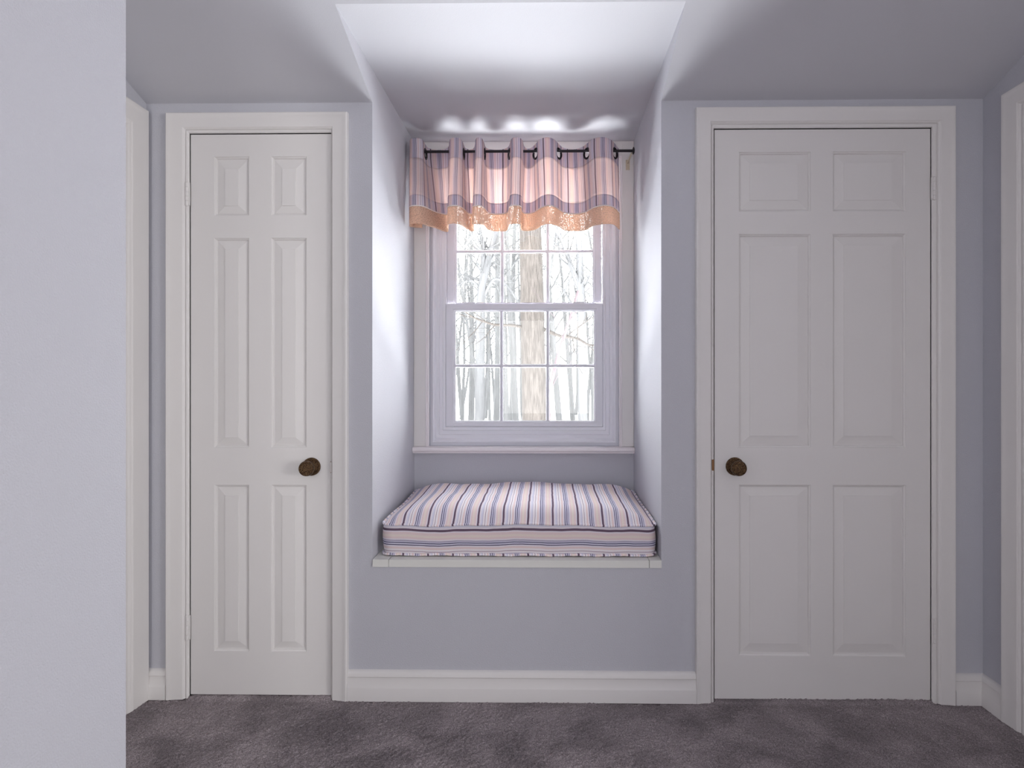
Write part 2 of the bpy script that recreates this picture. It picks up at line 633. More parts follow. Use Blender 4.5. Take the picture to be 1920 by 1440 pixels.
# carpet: fine tufted surface where it is seen closely, flat further back
def floor_mesh():
    x0, x1 = XL - 0.05, XR + 0.05
    y0, y1 = 1.45, YW + 0.07
    st = 0.0032
    nx, ny = int((x1 - x0) / st), int((y1 - y0) / st)
    xs = np.linspace(x0, x1, nx)
    ys = np.linspace(y0, y1, ny)
    gx, gy = np.meshgrid(xs, ys)
    rng = np.random.default_rng(4)
    z = rng.random((ny, nx))
    z = (z + np.roll(z, 1, 0) + np.roll(z, 1, 1) + np.roll(np.roll(z, 1, 0), 1, 1)) / 4
    z = (z - 0.5) * 0.010
    low = np.zeros_like(z)
    for k in range(14):
        fx, fy, ph = rng.uniform(-25, 25), rng.uniform(-30, 30), rng.uniform(0, 6.28)
        low += np.sin(gx * fx + gy * fy + ph)
    z = z + low * 0.0003 - 0.001
    # the pile rises a little over the thresholds of the two doors
    for D in (LD, RD):
        inx = (gx > D['jin'][0]) & (gx < D['jin'][1])
        t = np.clip((gy - 1.975) / 0.02, 0, 1)
        z = z + np.where(inx, 0.0085 * t * t * (3 - 2 * t), 0.0)
    co = np.stack([gx + rng.uniform(-1, 1, z.shape) * st * 0.3, gy + rng.uniform(-1, 1, z.shape) * st * 0.3, z], -1)
    co[0, :, 2] = -0.002
    idx = np.arange(nx * ny).reshape(ny, nx)
    q = np.stack([idx[:-1, :-1], idx[:-1, 1:], idx[1:, 1:], idx[1:, :-1]], -1).reshape(-1, 4)
    ev = [(x0, YR, -0.002), (RX + .05, YR, -0.002), (RX + .05, 1.45, -0.002)]
    nv = nx * ny
    verts = np.concatenate([co.reshape(-1, 3), np.array(ev)])
    me = bpy.data.meshes.new('floor')
    nq = len(q)
    me.vertices.add(len(verts))
    me.vertices.foreach_set('co', verts.ravel())
    big = np.concatenate([[nv, nv + 1, nv + 2], idx[0, ::-1]])
    me.loops.add(nq * 4 + len(big))
    me.loops.foreach_set('vertex_index', np.concatenate([q.ravel(), big]))
    me.polygons.add(nq + 1)
    me.polygons.foreach_set('loop_start', np.concatenate([np.arange(nq) * 4, [nq * 4]]))
    me.update(calc_edges=True)
    me.validate()
    me.polygons.foreach_set('use_smooth', [True] * nq + [False])
    me.materials.append(CARPET)
    o = bpy.data.objects.new('floor', me)
    C.objects.link(o)
    return o


struct(floor_mesh(), 'grey mauve cut pile carpet covering the whole floor', 'carpet floor')

# ceiling: slope (notched for the dormer) and the flat part above
c = MB()
def sl(x, y): return (x, y, WT + (YW - y) * SLOPE)
xa, xb = XL - 0.05, XR + 0.05
c.v += [sl(xa, YW), sl(DX0, YW), sl(DX0, YM), sl(DX1, YM), sl(DX1, YW), sl(xb, YW), sl(xb, YT), sl(xa, YT),
        sl(xa, YM), sl(xb, YM), (xa, YR, TOPZ), (RX + .05, YR, TOPZ), (DX0, YT, TOPZ), (DX1, YT, TOPZ), (RX + .05, YT, TOPZ)]
c.f += [(0, 1, 2, 8), (4, 5, 9, 3), (8, 2, 12, 7), (2, 3, 13, 12), (3, 9, 6, 13), (7, 12, 13, 6, 14, 11, 10)]
struct(c.build('ceiling', CEIL, recalc=False), 'sloped grey lavender ceiling rising from above the doors', 'ceiling')
c = MB().box(DX0 - 0.03, DX1 + 0.03, YM, YB + 0.2, DCZ, DCZ + 0.03)
struct(c.build('ceiling_dormer', CEIL), 'bright flat ceiling of the dormer above the striped valance', 'ceiling')


c = MB().box(XL - 0.1, RX + 0.2, YR - 0.15, YB + 0.17, TOPZ + 0.03, TOPZ + 0.15)  # unseen slab added to keep stray light out of the room
struct(c.build('light_seal_slab', WALL), 'unseen slab added over the room and dormer to stop light leaks', 'light_seal_slab')


def cheek(name, x, out, label):
    m = MB()
    pr = [(YB + 0.15, SEAT - 0.1), (YW + 0.001, SEAT - 0.1), (YW + 0.001, WT), (YM, DCZ), (YB + 0.15, DCZ)]
    n = len(pr)
    m.v += [(x, y, z) for y, z in pr] + [(x + out, y, z) for y, z in pr]
    m.f += [tuple(range(n)), tuple(range(n, 2 * n))[::-1]] + [(i, (i + 1) % n, n + (i + 1) % n, n + i) for i in range(n)]
    struct(m.build(name, WALL), label, 'wall')


cheek('wall_dormer_left', DX0, -0.02, 'bright side wall of the dormer left of the window')
cheek('wall_dormer_right', DX1, 0.02, 'bright side wall of the dormer right of the window')

# dormer back wall with the window opening
WO = (X(805, YB), X(1160.5, YB), Z(836.5, YB), Z(301, YB))
m = wall_grid(on_front(YB), (DX0, DX1, SEAT - 0.1, DCZ), [WO], 0.16)
struct(m.build('wall_dormer_back', WALL), 'lavender grey wall of the dormer under the window sill', 'wall')

# side walls
LDoor_in = (1.20, 1.862, 0.0, 1.925)
RDoor_in = (1.05, 1.812, 0.0, 1.961)
m = wall_grid(on_left(XL), (HY - 0.1, YW, -0.001, TOPZ + 0.02),
              [(LDoor_in[0], LDoor_in[1], -0.001, LDoor_in[3], 0.06)], 0.1)
struct(m.build('wall_left', WALL), 'lavender grey side wall at the left corner, holding the left side doorway', 'wall')
m = MB().box(NX - 0.12, NX, HY, NY, -0.001, TOPZ + 0.02)
struct(m.build('wall_near_left', WALL), 'bright textured near wall filling the left edge of the picture', 'wall')
m = wall_grid(lambda a, z, h: (a, HY + h, z), (XL - 0.1, NX, -0.001, TOPZ + 0.02), [(-1.36, -0.92, 0.55, 2.05, 0.05)], 0.10)  # blind recess holds the added hall light
struct(m.build('wall_fill_hall', WALL), 'lavender grey end wall of an unseen hall added behind the bright near wall for a fill light', 'wall')
m = MB().box(XL - 0.1, NX, YR, HY - 0.1, -0.001, TOPZ + 0.02)
struct(m.build('wall_rear_left', WALL), 'lavender grey wall to the left of the camera, outside the picture', 'wall')
m = wall_grid(on_right(XR), (RYE, YW, -0.001, TOPZ + 0.02),
              [(RDoor_in[0], RDoor_in[1], -0.001, RDoor_in[3], 0.06)], 0.1)
struct(m.build('wall_right', WALL), 'blue grey side wall at the right corner, holding the right side doorway', 'wall')
m = MB().box(XR + 0.1, RX + 0.1, RYE, RYE + 0.1, -0.001, TOPZ + 0.02)
struct(m.build('wall_recess_right', WALL), 'lavender grey unseen wall of the room part widened for the side fill light', 'wall')
m = wall_grid(on_right(RX), (YR, RYE, -0.001, TOPZ + 0.02), [(-2.05, -0.25, 0.58, 1.92, 0.09)], 0.1)  # closed pocket behind the added side light
struct(m.build('wall_far_right', WALL), 'lavender grey unseen far right wall holding the added side fill light', 'wall')
m = wall_grid(lambda a, z, h: (a, YR + h, z), (XL - 0.1, RX + 0.1, -0.001, TOPZ + 0.02),
              [(-0.62, 0.62, 0.58, 1.92, 0.10)], 0.12)  # backed recess where the added rear light sits
struct(m.build('wall_rear', WALL), 'lavender grey wall behind the camera with a closed recess for an added fill light', 'wall')

# ------------------------------------------------------------------ baseboards
BASE = [(0.000, 0.0), (0.0195, 0.0), (0.0195, 0.044), (0.0185, 0.047), (0.0135, 0.062), (0.0118, 0.079),
        (0.0145, 0.081), (0.0150, 0.083), (0.0140, 0.086), (0.0125, 0.093), (0.0090, 0.098), (0.004, 0.101), (0.0, 0.102)]


def baseboard(name, mp, a0, a1, label, end0=0, end1=0):
    m = MB()
    k = len(BASE)
    m.v += [mp(a0 + end0 * h, z, h) for h, z in BASE] + [mp(a1 - end1 * h, z, h) for h, z in BASE]
    m.f += [(i, i + 1, k + i + 1, k + i) for i in range(k - 1)]
    m.f += [tuple(range(k)), tuple(range(k, 2 * k))[::-1]]
    struct(m.build(name, TRIM, smooth=30), label, 'baseboard')


baseboard('baseboard_front', on_front(YW), LD['cout'][1], RD['cout'][0],
          'white moulded baseboard under the window seat between the two doors')
baseboard('baseboard_front_left', on_front(YW), XL, LD['cout'][0], 'short white baseboard piece left of the narrow door')
baseboard('baseboard_front_right', on_front(YW), RD['cout'][1], XR,
          'short white baseboard piece right of the wide door', end1=1)
baseboard('baseboard_right', on_right(XR), RDoor_in[1] + 0.085, YW,
          'short white baseboard piece on the right side wall at the corner', end1=1)
baseboard('baseboard_right_near', on_right(XR), RYE, RDoor_in[0] - 0.085,
          'white baseboard along the right side wall behind the side doorway')
baseboard('baseboard_near_left', on_left(NX), YR, NY, 'white baseboard at the foot of the bright near wall, below the picture')

# ------------------------------------------------------------------ doors
CAS = [(0.0, 0.0), (0.0, 0.0125), (0.04, 0.0145), (0.09, 0.0150), (0.35, 0.0158), (0.60, 0.0172), (0.76, 0.0186),
       (0.84, 0.0205), (0.93, 0.0205), (0.985, 0.0175), (1.0, 0.0130), (1.0, 0.0)]
JAMB = [(0.0, -0.055), (0.0, 0.0035), (0.06, 0.0062), (0.30, 0.0088), (0.48, 0.0092), (0.62, 0.0075), (0.68, 0.0040),
        (0.74, 0.0075), (0.88, 0.0105), (1.0, 0.0118), (1.0, 0.0)]


def leaf_mesh(mp, r, panels, t=0.035, h0=0.0):
    """door leaf with open recesses; each panel is returned as a mesh of its own"""
    m = MB()
    a0, a1, z0, z1 = r
    As = sorted({a0, a1, *[p[0] for p in panels], *[p[1] for p in panels]})
    Zs = sorted({z0, z1, *[p[2] for p in panels], *[p[3] for p in panels]})
    def ins(a, z): return any(p[0] < a < p[1] and p[2] < z < p[3] for p in panels)
    for i in range(len(As) - 1):
        for j in range(len(Zs) - 1):
            if ins((As[i] + As[i + 1]) / 2, (Zs[j] + Zs[j + 1]) / 2):
                continue
            m.quad(mp(As[i], Zs[j], h0), mp(As[i + 1], Zs[j], h0), mp(As[i + 1], Zs[j + 1], h0), mp(As[i], Zs[j + 1], h0))
    c = [(a0, z0), (a1, z0), (a1, z1), (a0, z1)]
    for i in range(4):
        p, q = c[i], c[(i + 1) % 4]
        m.quad(mp(*p, h0), mp(*q, h0), mp(*q, h0 - t), mp(*p, h0 - t))
    m.quad(*[mp(a, z, h0 - t) for a, z in c][::-1])
    # sticking: moulded edge of each recess
    for p in panels:
        rings = [(0.0, 0.0), (0.0012, -0.003), (0.005, -0.0052), (0.0062, -0.0092), (0.0085, -0.0100)]
        pr = None
        for ins_, d in rings:
            q = [(p[0] + ins_, p[2] + ins_), (p[1] - ins_, p[2] + ins_), (p[1] - ins_, p[3] - ins_), (p[0] + ins_, p[3] - ins_)]
            q = [mp(a, z, h0 + d) for a, z in q]
            if pr:
                for i in range(4):
                    m.quad(pr[i], pr[(i + 1) % 4], q[(i + 1) % 4], q[i])
            pr = q
    return m


def panel_mesh(mp, p, field, h0=0.0):
    m = MB()
    e = 0.0085
    rings = [((p[0] + e, p[1] - e, p[2] + e, p[3] - e), -0.0095), (field, -0.0030),
             ((field[0] + .0006, field[1] - .0006, field[2] + .0006, field[3] - .0006), -0.0012)]
    pr = None
    for r, d in rings:
        q = [mp(a, z, h0 + d) for a, z in ((r[0], r[2]), (r[1], r[2]), (r[1], r[3]), (r[0], r[3]))]
        if pr:
            for i in range(4):
                m.quad(pr[i], pr[(i + 1) % 4], q[(i + 1) % 4], q[i])
        pr = q
    m.quad(*pr)
    return m


def knob(parent, x, z, y, label):
    prof = [(0.0, 0.0), (0.0085, 0.0), (0.0085, 0.014), (0.011, 0.020), (0.019, 0.026), (0.0235, 0.033),
            (0.0262, 0.041), (0.0262, 0.046), (0.0250, 0.050), (0.0225, 0.053), (0.0215, 0.0515), (0.019, 0.0520),
            (0.0185, 0.0535), (0.012, 0.0550), (0.0115, 0.0538), (0.006, 0.0545), (0.0055, 0.0565), (0.001, 0.057)]
    kn = MB().lathe(prof, (x, y, z), (0, -1, 0), 40).build('knob', BRASS, parent, smooth=40)
    if label: kn['label'] = label
    rp = [(0.0315, 0.0), (0.0315, 0.004), (0.0300, 0.0058), (0.0270, 0.0062), (0.0262, 0.0046), (0.0235, 0.0046),
          (0.0225, 0.0065), (0.016, 0.0105), (0.0125, 0.0120), (0.001, 0.0122)]
    MB().lathe(rp, (x, y, z), (0, -1, 0), 40).build('rosette', BRASS, kn, smooth=40)
    return kn


def hinge(parent, x, z0, z1, y, r=0.0048):
    m = MB()
    n = 5
    L = (z1 - z0 - 0.006)
    zc = z0 + 0.003
    for i in range(n):
        a = zc + L * i / n
        m.lathe([(r * 0.85, 0), (r, 0.0008), (r, L / n - 0.0012), (r * 0.85, L / n - 0.0004)], (x, y, a), (0, 0, 1), 16)
    m.lathe([(0.001, -0.003), (r * 0.7, -0.002), (r * 0.9, 0)], (x, y, zc), (0, 0, 1), 16)
    m.lathe([(r * 0.9, 0), (r * 0.7, 0.002), (0.001, 0.003)], (x, y, zc + L), (0, 0, 1), 16)
    m.box(x - 0.008, x + 0.008, y + 0.001, y + 0.006, z0 + 0.003, z1 - 0.003)
    return m.build('hinge', TRIM, parent, smooth=40)


def door(name, mp, D, panels, label, loc, cat='door', h0=-0.002):
    root = empty(name, loc)
    struct(root, label, cat)
    frame(mp, D['jout'], D['cout'], CAS).build('casing', TRIM, root, smooth=28)
    frame(mp, D['jin'], D['jout'], JAMB).build('jamb', TRIM, root, smooth=28)
    lf = leaf_mesh(mp, D['leaf'], [p[0] for p in panels], h0=h0).build('door_leaf', DOORM, root, smooth=20)
    for p, f in panels:
        panel_mesh(mp, p, f, h0).build('door_panel', DOORM, lf, smooth=8)
    return root, lf


def front_panels(cols, rows, u):
    out = []
    for (c0, c1, f0, f1) in cols:
        for (r0, r1, g0, g1) in rows:
            out.append(((X(c0), X(c1), Z(r1, 2, u), Z(r0, 2, u)), (X(f0), X(f1), Z(g1, 2, u), Z(g0, 2, u))))
    return out


lp = front_panels([(401, 466.5, 421, 446.5), (508, 574.5, 528, 553.5)],
                  [(293, 403.5, 316, 385.5), (446, 839, 466, 821), (909.5, 1222, 930, 1203.5)], 490)
r1, l1 = door('door_1', on_front(YW), LD, lp,
              'narrow white six panel closet door left of the window seat', (X(490), YW, 0))
knob(l1, X(584), Z(875, 2, 584), YW + 0.002, 'aged brass knob with ornate face')
hinge(r1, X(353.5), Z(388, 2, 354), Z(342, 2, 354), YW - 0.009)
hinge(r1, X(354), Z(1199, 2, 354), Z(1151, 2, 354), YW - 0.009)
MB().box(X(621.0), X(623.8), YW - 0.0085, YW + 0.01, Z(886, 2, 622), Z(865, 2, 622)).build('strike_plate', BRASSPLAIN, r1)
MB().box(X(621.5), X(623.1), YW - 0.0093, YW, Z(885, 2, 622), Z(866, 2, 622)).build('painted_plate', TRIM, r1)

rp = front_panels([(1385.5, 1520.5, 1406.5, 1497), (1562, 1699, 1583, 1674)],
                  [(284, 396, 305, 375), (438.5, 839, 460, 818), (909.5, 1231, 930, 1208)], 1540)
r2, l2 = door('door_2', on_front(YW), RD, rp,
              'wide white six panel closet door right of the window seat', (X(1540), YW, 0))
knob(l2, X(1378), Z(874.5, 2, 1378), YW + 0.002, 'aged brass knob with ornate face')
hinge(r2, X(1748.5), Z(377, 2, 1748), Z(332, 2, 1748), YW - 0.009)
hinge(r2, X(1749.5), Z(1205, 2, 1748), Z(1157, 2, 1748), YW - 0.009)
MB().box(X(1333.4), X(1337.4), YW - 0.0095, YW + 0.01, Z(881.5, 2, 1336), Z(861, 2, 1336)).build('strike_plate', BRASSPLAIN, r2)


def side_door(name, mp, inn, label, loc, bw, cw, head, gap=0.004):
    """door in a side wall; bw bead width, cw casing width"""
    a0, a1, _, z1 = inn
    D = dict(jin=(a0, a1, 0, z1), jout=(a0 - bw, a1 + bw, 0, z1 + bw),
             cout=(a0 - bw - cw, a1 + bw + cw, 0, z1 + bw + head),
             leaf=(a0 + gap, a1 - gap, 0.012, z1 - 0.003))
    L = D['leaf']
    w_ = L[1] - L[0]
    cols = [(L[0] + w_ * .11, L[0] + w_ * .44), (L[0] + w_ * .56, L[0] + w_ * .89)]
    rows = [(0.16, 0.75), (0.87, 1.60), (1.68, 1.89)]
    ps = []
    for c in cols:
        for r in rows:
            ps.append(((c[0], c[1], r[0], r[1]), (c[0] + .038, c[1] - .038, r[0] + .038, r[1] - .038)))
    return door(name, mp, D, ps, label, loc, h0=-0.02)


side_door('door_3', on_left(XL), LDoor_in, 'white doorway casing seen edge on at the left beside the bright near wall',
          (XL, 1.5, 0), 0.050, 0.076, 0.071)
side_door('door_4', on_right(XR), RDoor_in, 'white doorway casing at the right edge of the picture',
          (XR, 1.43, 0), 0.026, 0.061, 0.054)

# ------------------------------------------------------------------ window
win = empty('window_1', (X(983, YB), YB, WO[2]))
struct(win, 'white double hung dormer window with small panes facing snowy woods', 'window')
ON = on_front(YB)
# flat casing: two legs and a head, with a bead along the opening
cas = MB()
for (x0, x1, z0, z1) in ((DX0 + .001, X(799.5, YB), WO[2], DCZ - .001), (X(1165.5, YB), DX1 - .001, WO[2], DCZ - .001),
                         (X(799.5, YB), X(1165.5, YB), Z(296, YB), DCZ - .001)):
    cas.box(x0, x1, YB - 0.014, YB, z0, z1)
cas.build('casing', TRIM, win, bevel=0.001)
bead = frame(lambda a, z, h: (a, YB - h, z), (WO[0], WO[1], WO[2], WO[3]),
             (X(799.5, YB), X(1165.5, YB), WO[2] - .001, Z(296, YB)),
             [(0, 0), (0, 0.008), (0.2, 0.0115), (0.45, 0.012), (0.5, 0.009), (0.62, 0.0165), (0.85, 0.018), (1, 0.016), (1, 0.0)], closed=True)
bead.build('casing_bead', SILLM, win, smooth=30)
# stool
st = MB()
zt, zb = Z(839.3, YB - .045), Z(850.5, YB - .045)
prof = [(0.0, zt), (0.038, zt), (0.0425, zt - .0025), (0.045, zt - .007), (0.0450, zt - .014), (0.042, zt - .019),
        (0.036, zt - .0215), (0.036, zb), (0.0, zb)]
k = len(prof)
st.v += [(DX0 + .001, YB - h, z) for h, z in prof] + [(DX1 - .001, YB - h, z) for h, z in prof]
st.f += [(i, (i + 1) % k, k + (i + 1) % k, k + i) for i in range(k)] + [tuple(range(k)), tuple(range(k, 2 * k))[::-1]]
st.build('window_sill', SILLM, win, smooth=30)
# vinyl frame, stepped towards the sashes
YS = YB + 0.058
inn = (X(835.5, YS), X(1130.5, YS), Z(800.5, YS), Z(344, YS))
fr = frame(ON, inn, WO, [(0, -0.115), (0, -0.055), (0.16, -0.052), (0.18, -0.044), (0.40, -0.044), (0.42, -0.036), (0.60, -0.036),
                         (0.66, -0.030), (0.74, -0.018), (0.82, -0.016), (0.84, -0.024), (0.99, -0.024), (1.0, -0.024), (1.0, -0.14)], closed=True)
fr.build('window_frame', VINYL, win, smooth=25)


def sash(y, u0, u1, v0, v1, gu0, gu1, gv0, gv1, us, vs, upper=False):
    """sash rect (pixels at depth y), glass rect and bar positions"""
    mp = on_front(y)
    o = (X(u0, y), X(u1, y), Z(v1, y), Z(v0, y))
    g = (X(gu0, y), X(gu1, y), Z(gv1, y), Z(gv0, y))
    f = frame(mp, g, o, [(0, -0.022), (0, -0.012), (0.10, -0.010), (0.12, -0.0035), (0.28, -0.0025), (0.32, 0.0), (0.97, 0.0),
                         (1.0, -0.001), (1.0, -0.030)], closed=True)
    so = f.build('sash', VINYL, win, smooth=25)
    hb = 0.0082
    for u in us:
        x = X(u, y)
        b = MB()
        b.lathe([(hb, 0), (hb, g[3] - g[2])], (x, y + 0.0165, g[2]), (0, 0, 1), 8)
        b.build('muntin', VINYL, so, smooth=30)
    for v in vs:
        z = Z(v, y)
        b = MB()
        b.lathe([(hb, 0), (hb, g[1] - g[0])], (g[0], y + 0.0165, z), (1, 0, 0), 8)
        b.build('muntin', VINYL, so, smooth=30)
    MB().box(g[0] - .003, g[1] + .003, y + 0.0235, y + 0.0265, g[2] - .003, g[3] + .003).build('glass_pane', GLASS, so)
    return so


lo = sash(YB + 0.060, 836, 1130, 569, 800, 853.5, 1114, 583.5, 789, (939.8, 1027), (685.8,))
up = sash(YB + 0.096, 838.5, 1127.5, 345, 580, 856, 1111.5, 366, 566.5, (941.2, 1027), (470.5,))
for u in (881, 1085):
    m = MB().box(X(u - 10, YB + .07), X(u + 10, YB + .07), YB + .062, YB + .082, Z(570, YB + .06), Z(566, YB + .06))
    m.build('tilt_latch', VINYL, lo, bevel=0.001)

# ------------------------------------------------------------------ window seat board
seat = empty('bench_board', (X(968), YW, SEAT - 0.02))
tag(seat, 'white painted window seat board under the striped cushion', 'window seat')
zs0 = Z(1063.5)
for (u0, u1, nm, g0, g1) in ((699, 729.5, 'end_board', 0, .0012), (730, 1216.5, 'lid', 0, 0), (1217, 1240, 'end_board', .0012, 0)):
    b = MB().box(X(u0) + g0 * 0.5 + .0004, X(u1) - g1 * .5, YW - 0.006, YB - 0.001, zs0, SEAT)
    b.build(nm, SEATM, seat, bevel=0.0012)

# ------------------------------------------------------------------ cushion
cu = empty('seat_cushion', (X(970), 2.32, SEAT))
tag(cu, 'plump box cushion with purple, navy and cream stripes filling the window seat', 'cushion')
CX0, CX1 = X(714, 2.03) + .003, X(1232, 2.03) - .003
CY0, CY1 = 2.035, 2.605
CZ0, CZ1 = SEAT + 0.008, Z(984, 2.03)
HW, HD = (CX1 - CX0) / 2, (CY1 - CY0) / 2
CXM, CYM = (CX0 + CX1) / 2, (CY0 + CY1) / 2
XPH = X(755.5, 2.03)                      # a dark stripe at the front edge


def rr(t, grow=0.0, rad=0.035):
    """point on a rounded rectangle, t = arc length from the middle of the front edge"""
    hw, hd, r = HW + grow, HD + grow, rad + grow
    segs = [('l', hw - r), ('a', r * pi / 2), ('l', 2 * (hd - r)), ('a', r * pi / 2), ('l', 2 * (hw - r)), ('a', r * pi / 2),
            ('l', 2 * (hd - r)), ('a', r * pi / 2), ('l', hw - r)]
    tot = sum(s[1] for s in segs)
    d = t * tot
    x, y, ang = 0.0, -hd, 0.0
    for kd, L in segs:
        q = min(d, L)
        if kd == 'l':
            x += cos(ang) * q
            y += sin(ang) * q
        else:
            a2 = ang + q / r
            x += r * (sin(a2) - sin(ang))
            y += -r * (cos(a2) - cos(ang))
            ang = a2
        d -= q
        if d <= 1e-9:
            break
    return x, y


def edge_z(x, y):
    return 0.0035 * sin(x * 9 + 1.2) + 0.0018 * sin(x * 31 + y * 17) + (0.010 if y > 0 else 0.0) * (y / HD)


# top: puffed surface in polar rings from the rounded outline to the centre
NP, NRG = 240, 40
tv, tuv = [], []
for k in range(NRG + 1):
    s = 1 - k / NRG
    for i in range(NP):
        x, y = rr(i / NP)
        ex, ey = x, y
        x, y = x * s, y * s
        e = 1 - s
        lift = 0.048 * (1 - (1 - min(1, e * 2.4)) ** 2.4) ** 0.9 + 0.010 * e
        lift *= 1 + 0.05 * sin(x * 13 + y * 8)
        ez = edge_z(ex, ey) * s
        wr = 0.0012 * noise.noise(Vector((x * 14, y * 6, 0.3))) * min(1, e * 6)
        tv.append((CXM + x, CYM + y, CZ1 + ez + lift + wr))
        tuv.append((-(CXM + x - XPH - 0.003), CYM + y))
tf = []
for k in range(NRG):
    for i in range(NP):
        tf.append((k * NP + i, k * NP + (i + 1) % NP, (k + 1) * NP + (i + 1) % NP, (k + 1) * NP + i))
m = MB()
m.v, m.f = tv, tf
m.build('cushion_top', TOPM, cu, smooth=180, uvs=tuv, recalc=False)
# band
m = MB()
uvs = []
NB = 14
for k in range(NB + 1):
    f = k / NB
    for i in range(NP):
        t = i / NP
        bulge = 0.006 * (1 - (2 * f - 1) ** 2)
        x, y = rr(t, bulge)
        x += 0.001 * sin(y * 40 + f * 3)
        ez = edge_z(x, y)
        zz = CZ0 + (CZ1 + ez - CZ0) * f
        m.v.append((CXM + x, CYM + y, zz))
        # stripes run round the band; phase puts the dark line near the top edge
        sag = 0.003 * noise.noise(Vector((x * 4, y * 4, 1.7)))
        uvs.append((t * 3.1, ((CZ1 - zz) + ez * 0.7 + sag - 0.0150) * 0.86))
for k in range(NB):
    for i in range(NP):
        m.f.append((k * NP + i, k * NP + (i + 1) % NP, (k + 1) * NP + (i + 1) % NP, (k + 1) * NP + i))
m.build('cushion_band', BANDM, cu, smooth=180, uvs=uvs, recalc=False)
# underside
m = MB()
m.v = [(CXM + rr(i / 80)[0], CYM + rr(i / 80)[1], CZ0) for i in range(80)]
m.f = [tuple(range(80))[::-1]]
m.build('cushion_base', TOPM, cu, uvs=[(v[0] - XPH, v[1]) for v in m.v], recalc=False)
for (zf, nm, dz, rad) in ((1, 'piping', 0.0, 0.0042), (0, 'piping', 0.0, 0.0046)):
    m = MB()
    pts, arc = [], []
    NQ = 360
    per = 4 * (HW + HD)
    for i in range(NQ):
        x, y = rr(i / NQ, 0.0035)
        z = (CZ1 + edge_z(x, y)) if zf else (CZ0 - 0.001 + 0.0012 * sin(x * 40))
        jit = 0.0007 * sin(i * 1.3) + 0.0005 * sin(i * 2.9)
        pts.append((CXM + x, CYM + y, z + jit))
        arc.append(-(CXM + x - XPH) + (0 if abs(y + HD) < 0.04 or abs(y - HD) < 0.04 else y))
    m.tube(pts, rad, 8, closed=True)
    uvs = []
    for i in range(NQ):
        for j in range(8):
            uvs.append((arc[i] + (0.0 if zf else 0.0018 * sin(2 * pi * j / 8)) + .003, pts[i][1]))
    m.build(nm, PIPEM, cu, smooth=180, uvs=uvs, recalc=False)

# ------------------------------------------------------------------ curtain rod and valance
YRD = 2.50
RZ = Z(283.5, YRD)
rod = empty('curtain_rod', (X(980, YRD), YRD, RZ))
tag(rod, 'thin dark metal curtain rod across the top of the dormer window', 'curtain rod')
RX0, RX1 = X(776, YRD), X(1187, YRD)
MB().lathe([(0.0058, 0), (0.0058, RX1 - RX0)], (RX0, YRD, RZ), (1, 0, 0), 16).build('rod', BLACKM, rod, smooth=40)
for x, s in ((RX0, -1), (RX1, 1)):
    MB().lathe([(0.004, -0.003), (0.011, -0.002), (0.0155, 0.0), (0.0155, 0.003), (0.010, 0.006), (0.002, 0.007)],
               (x, YRD, RZ), (s, 0, 0), 24).build('finial', BLACKM, rod, smooth=35)
    b = MB()
    xx = x - s * 0.006
    b.box(xx - .003, xx + .003, YRD + .004, YB - .016, RZ - .012, RZ - .006)
    b.box(xx - .009, xx + .009, YB - .0175, YB - .0142, RZ - .040, RZ + .006)
    b.lathe([(.003, 0), (.003, .002)], (xx, YB - .0175, RZ - .033), (0, -1, 0), 10)
    b.build('bracket', SILVER, rod, bevel=0.0006)

TOPP = [(792, 2.545), (778, 2.53), (769.5, 2.49), (768.5, 2.455), (774, 2.437), (785, 2.437), (792, 2.455), (797, 2.50), (804, 2.545),
        (818, 2.565), (832, 2.560), (841, 2.53), (842.5, 2.48), (845, 2.445), (853, 2.433), (862, 2.440), (867, 2.47), (869, 2.50),
        (872, 2.54), (880, 2.562), (888, 2.548), (891, 2.50), (891.5, 2.46), (895, 2.437), (902, 2.437), (906.5, 2.47), (908, 2.50),
        (912, 2.545), (924, 2.565), (940, 2.565), (952, 2.54), (956, 2.50), (958.5, 2.455), (964, 2.435), (973, 2.437), (979, 2.46),
        (981, 2.50), (985, 2.545), (993, 2.555), (1000, 2.53), (1005, 2.50), (1013, 2.455), (1026, 2.435), (1038, 2.455), (1047, 2.50),
        (1056, 2.545), (1073, 2.568), (1090, 2.545), (1101, 2.50), (1112, 2.455), (1128, 2.435), (1143, 2.457), (1152, 2.50),
        (1157, 2.54), (1160, 2.565)]
BOTP = [(792, 2.50), (779, 2.50), (769, 2.475), (768, 2.450), (773, 2.435), (784, 2.433), (795, 2.445), (806, 2.475), (818, 2.515),
        (829, 2.548), (838, 2.566), (841, 2.55), (838.5, 2.48), (840, 2.447), (848, 2.435), (859, 2.440), (866, 2.465), (872, 2.50),
        (878, 2.54), (884, 2.560), (889, 2.550), (885.5, 2.50), (885, 2.46), (889, 2.437), (899, 2.437), (906.5, 2.465), (911, 2.50),
        (917, 2.545), (927, 2.565), (940, 2.565), (950, 2.545), (954, 2.50), (955, 2.455), (960, 2.435), (970, 2.436), (977, 2.46),
        (976, 2.50), (980, 2.55), (991, 2.562), (1002, 2.54), (1010, 2.50), (1018, 2.465), (1028, 2.440), (1040, 2.455), (1049, 2.50),
        (1058, 2.545), (1077, 2.568), (1096, 2.550), (1108, 2.50), (1118, 2.465), (1134, 2.440), (1148, 2.455), (1156, 2.49),
        (1160, 2.53), (1162, 2.545)]
SUB = 6


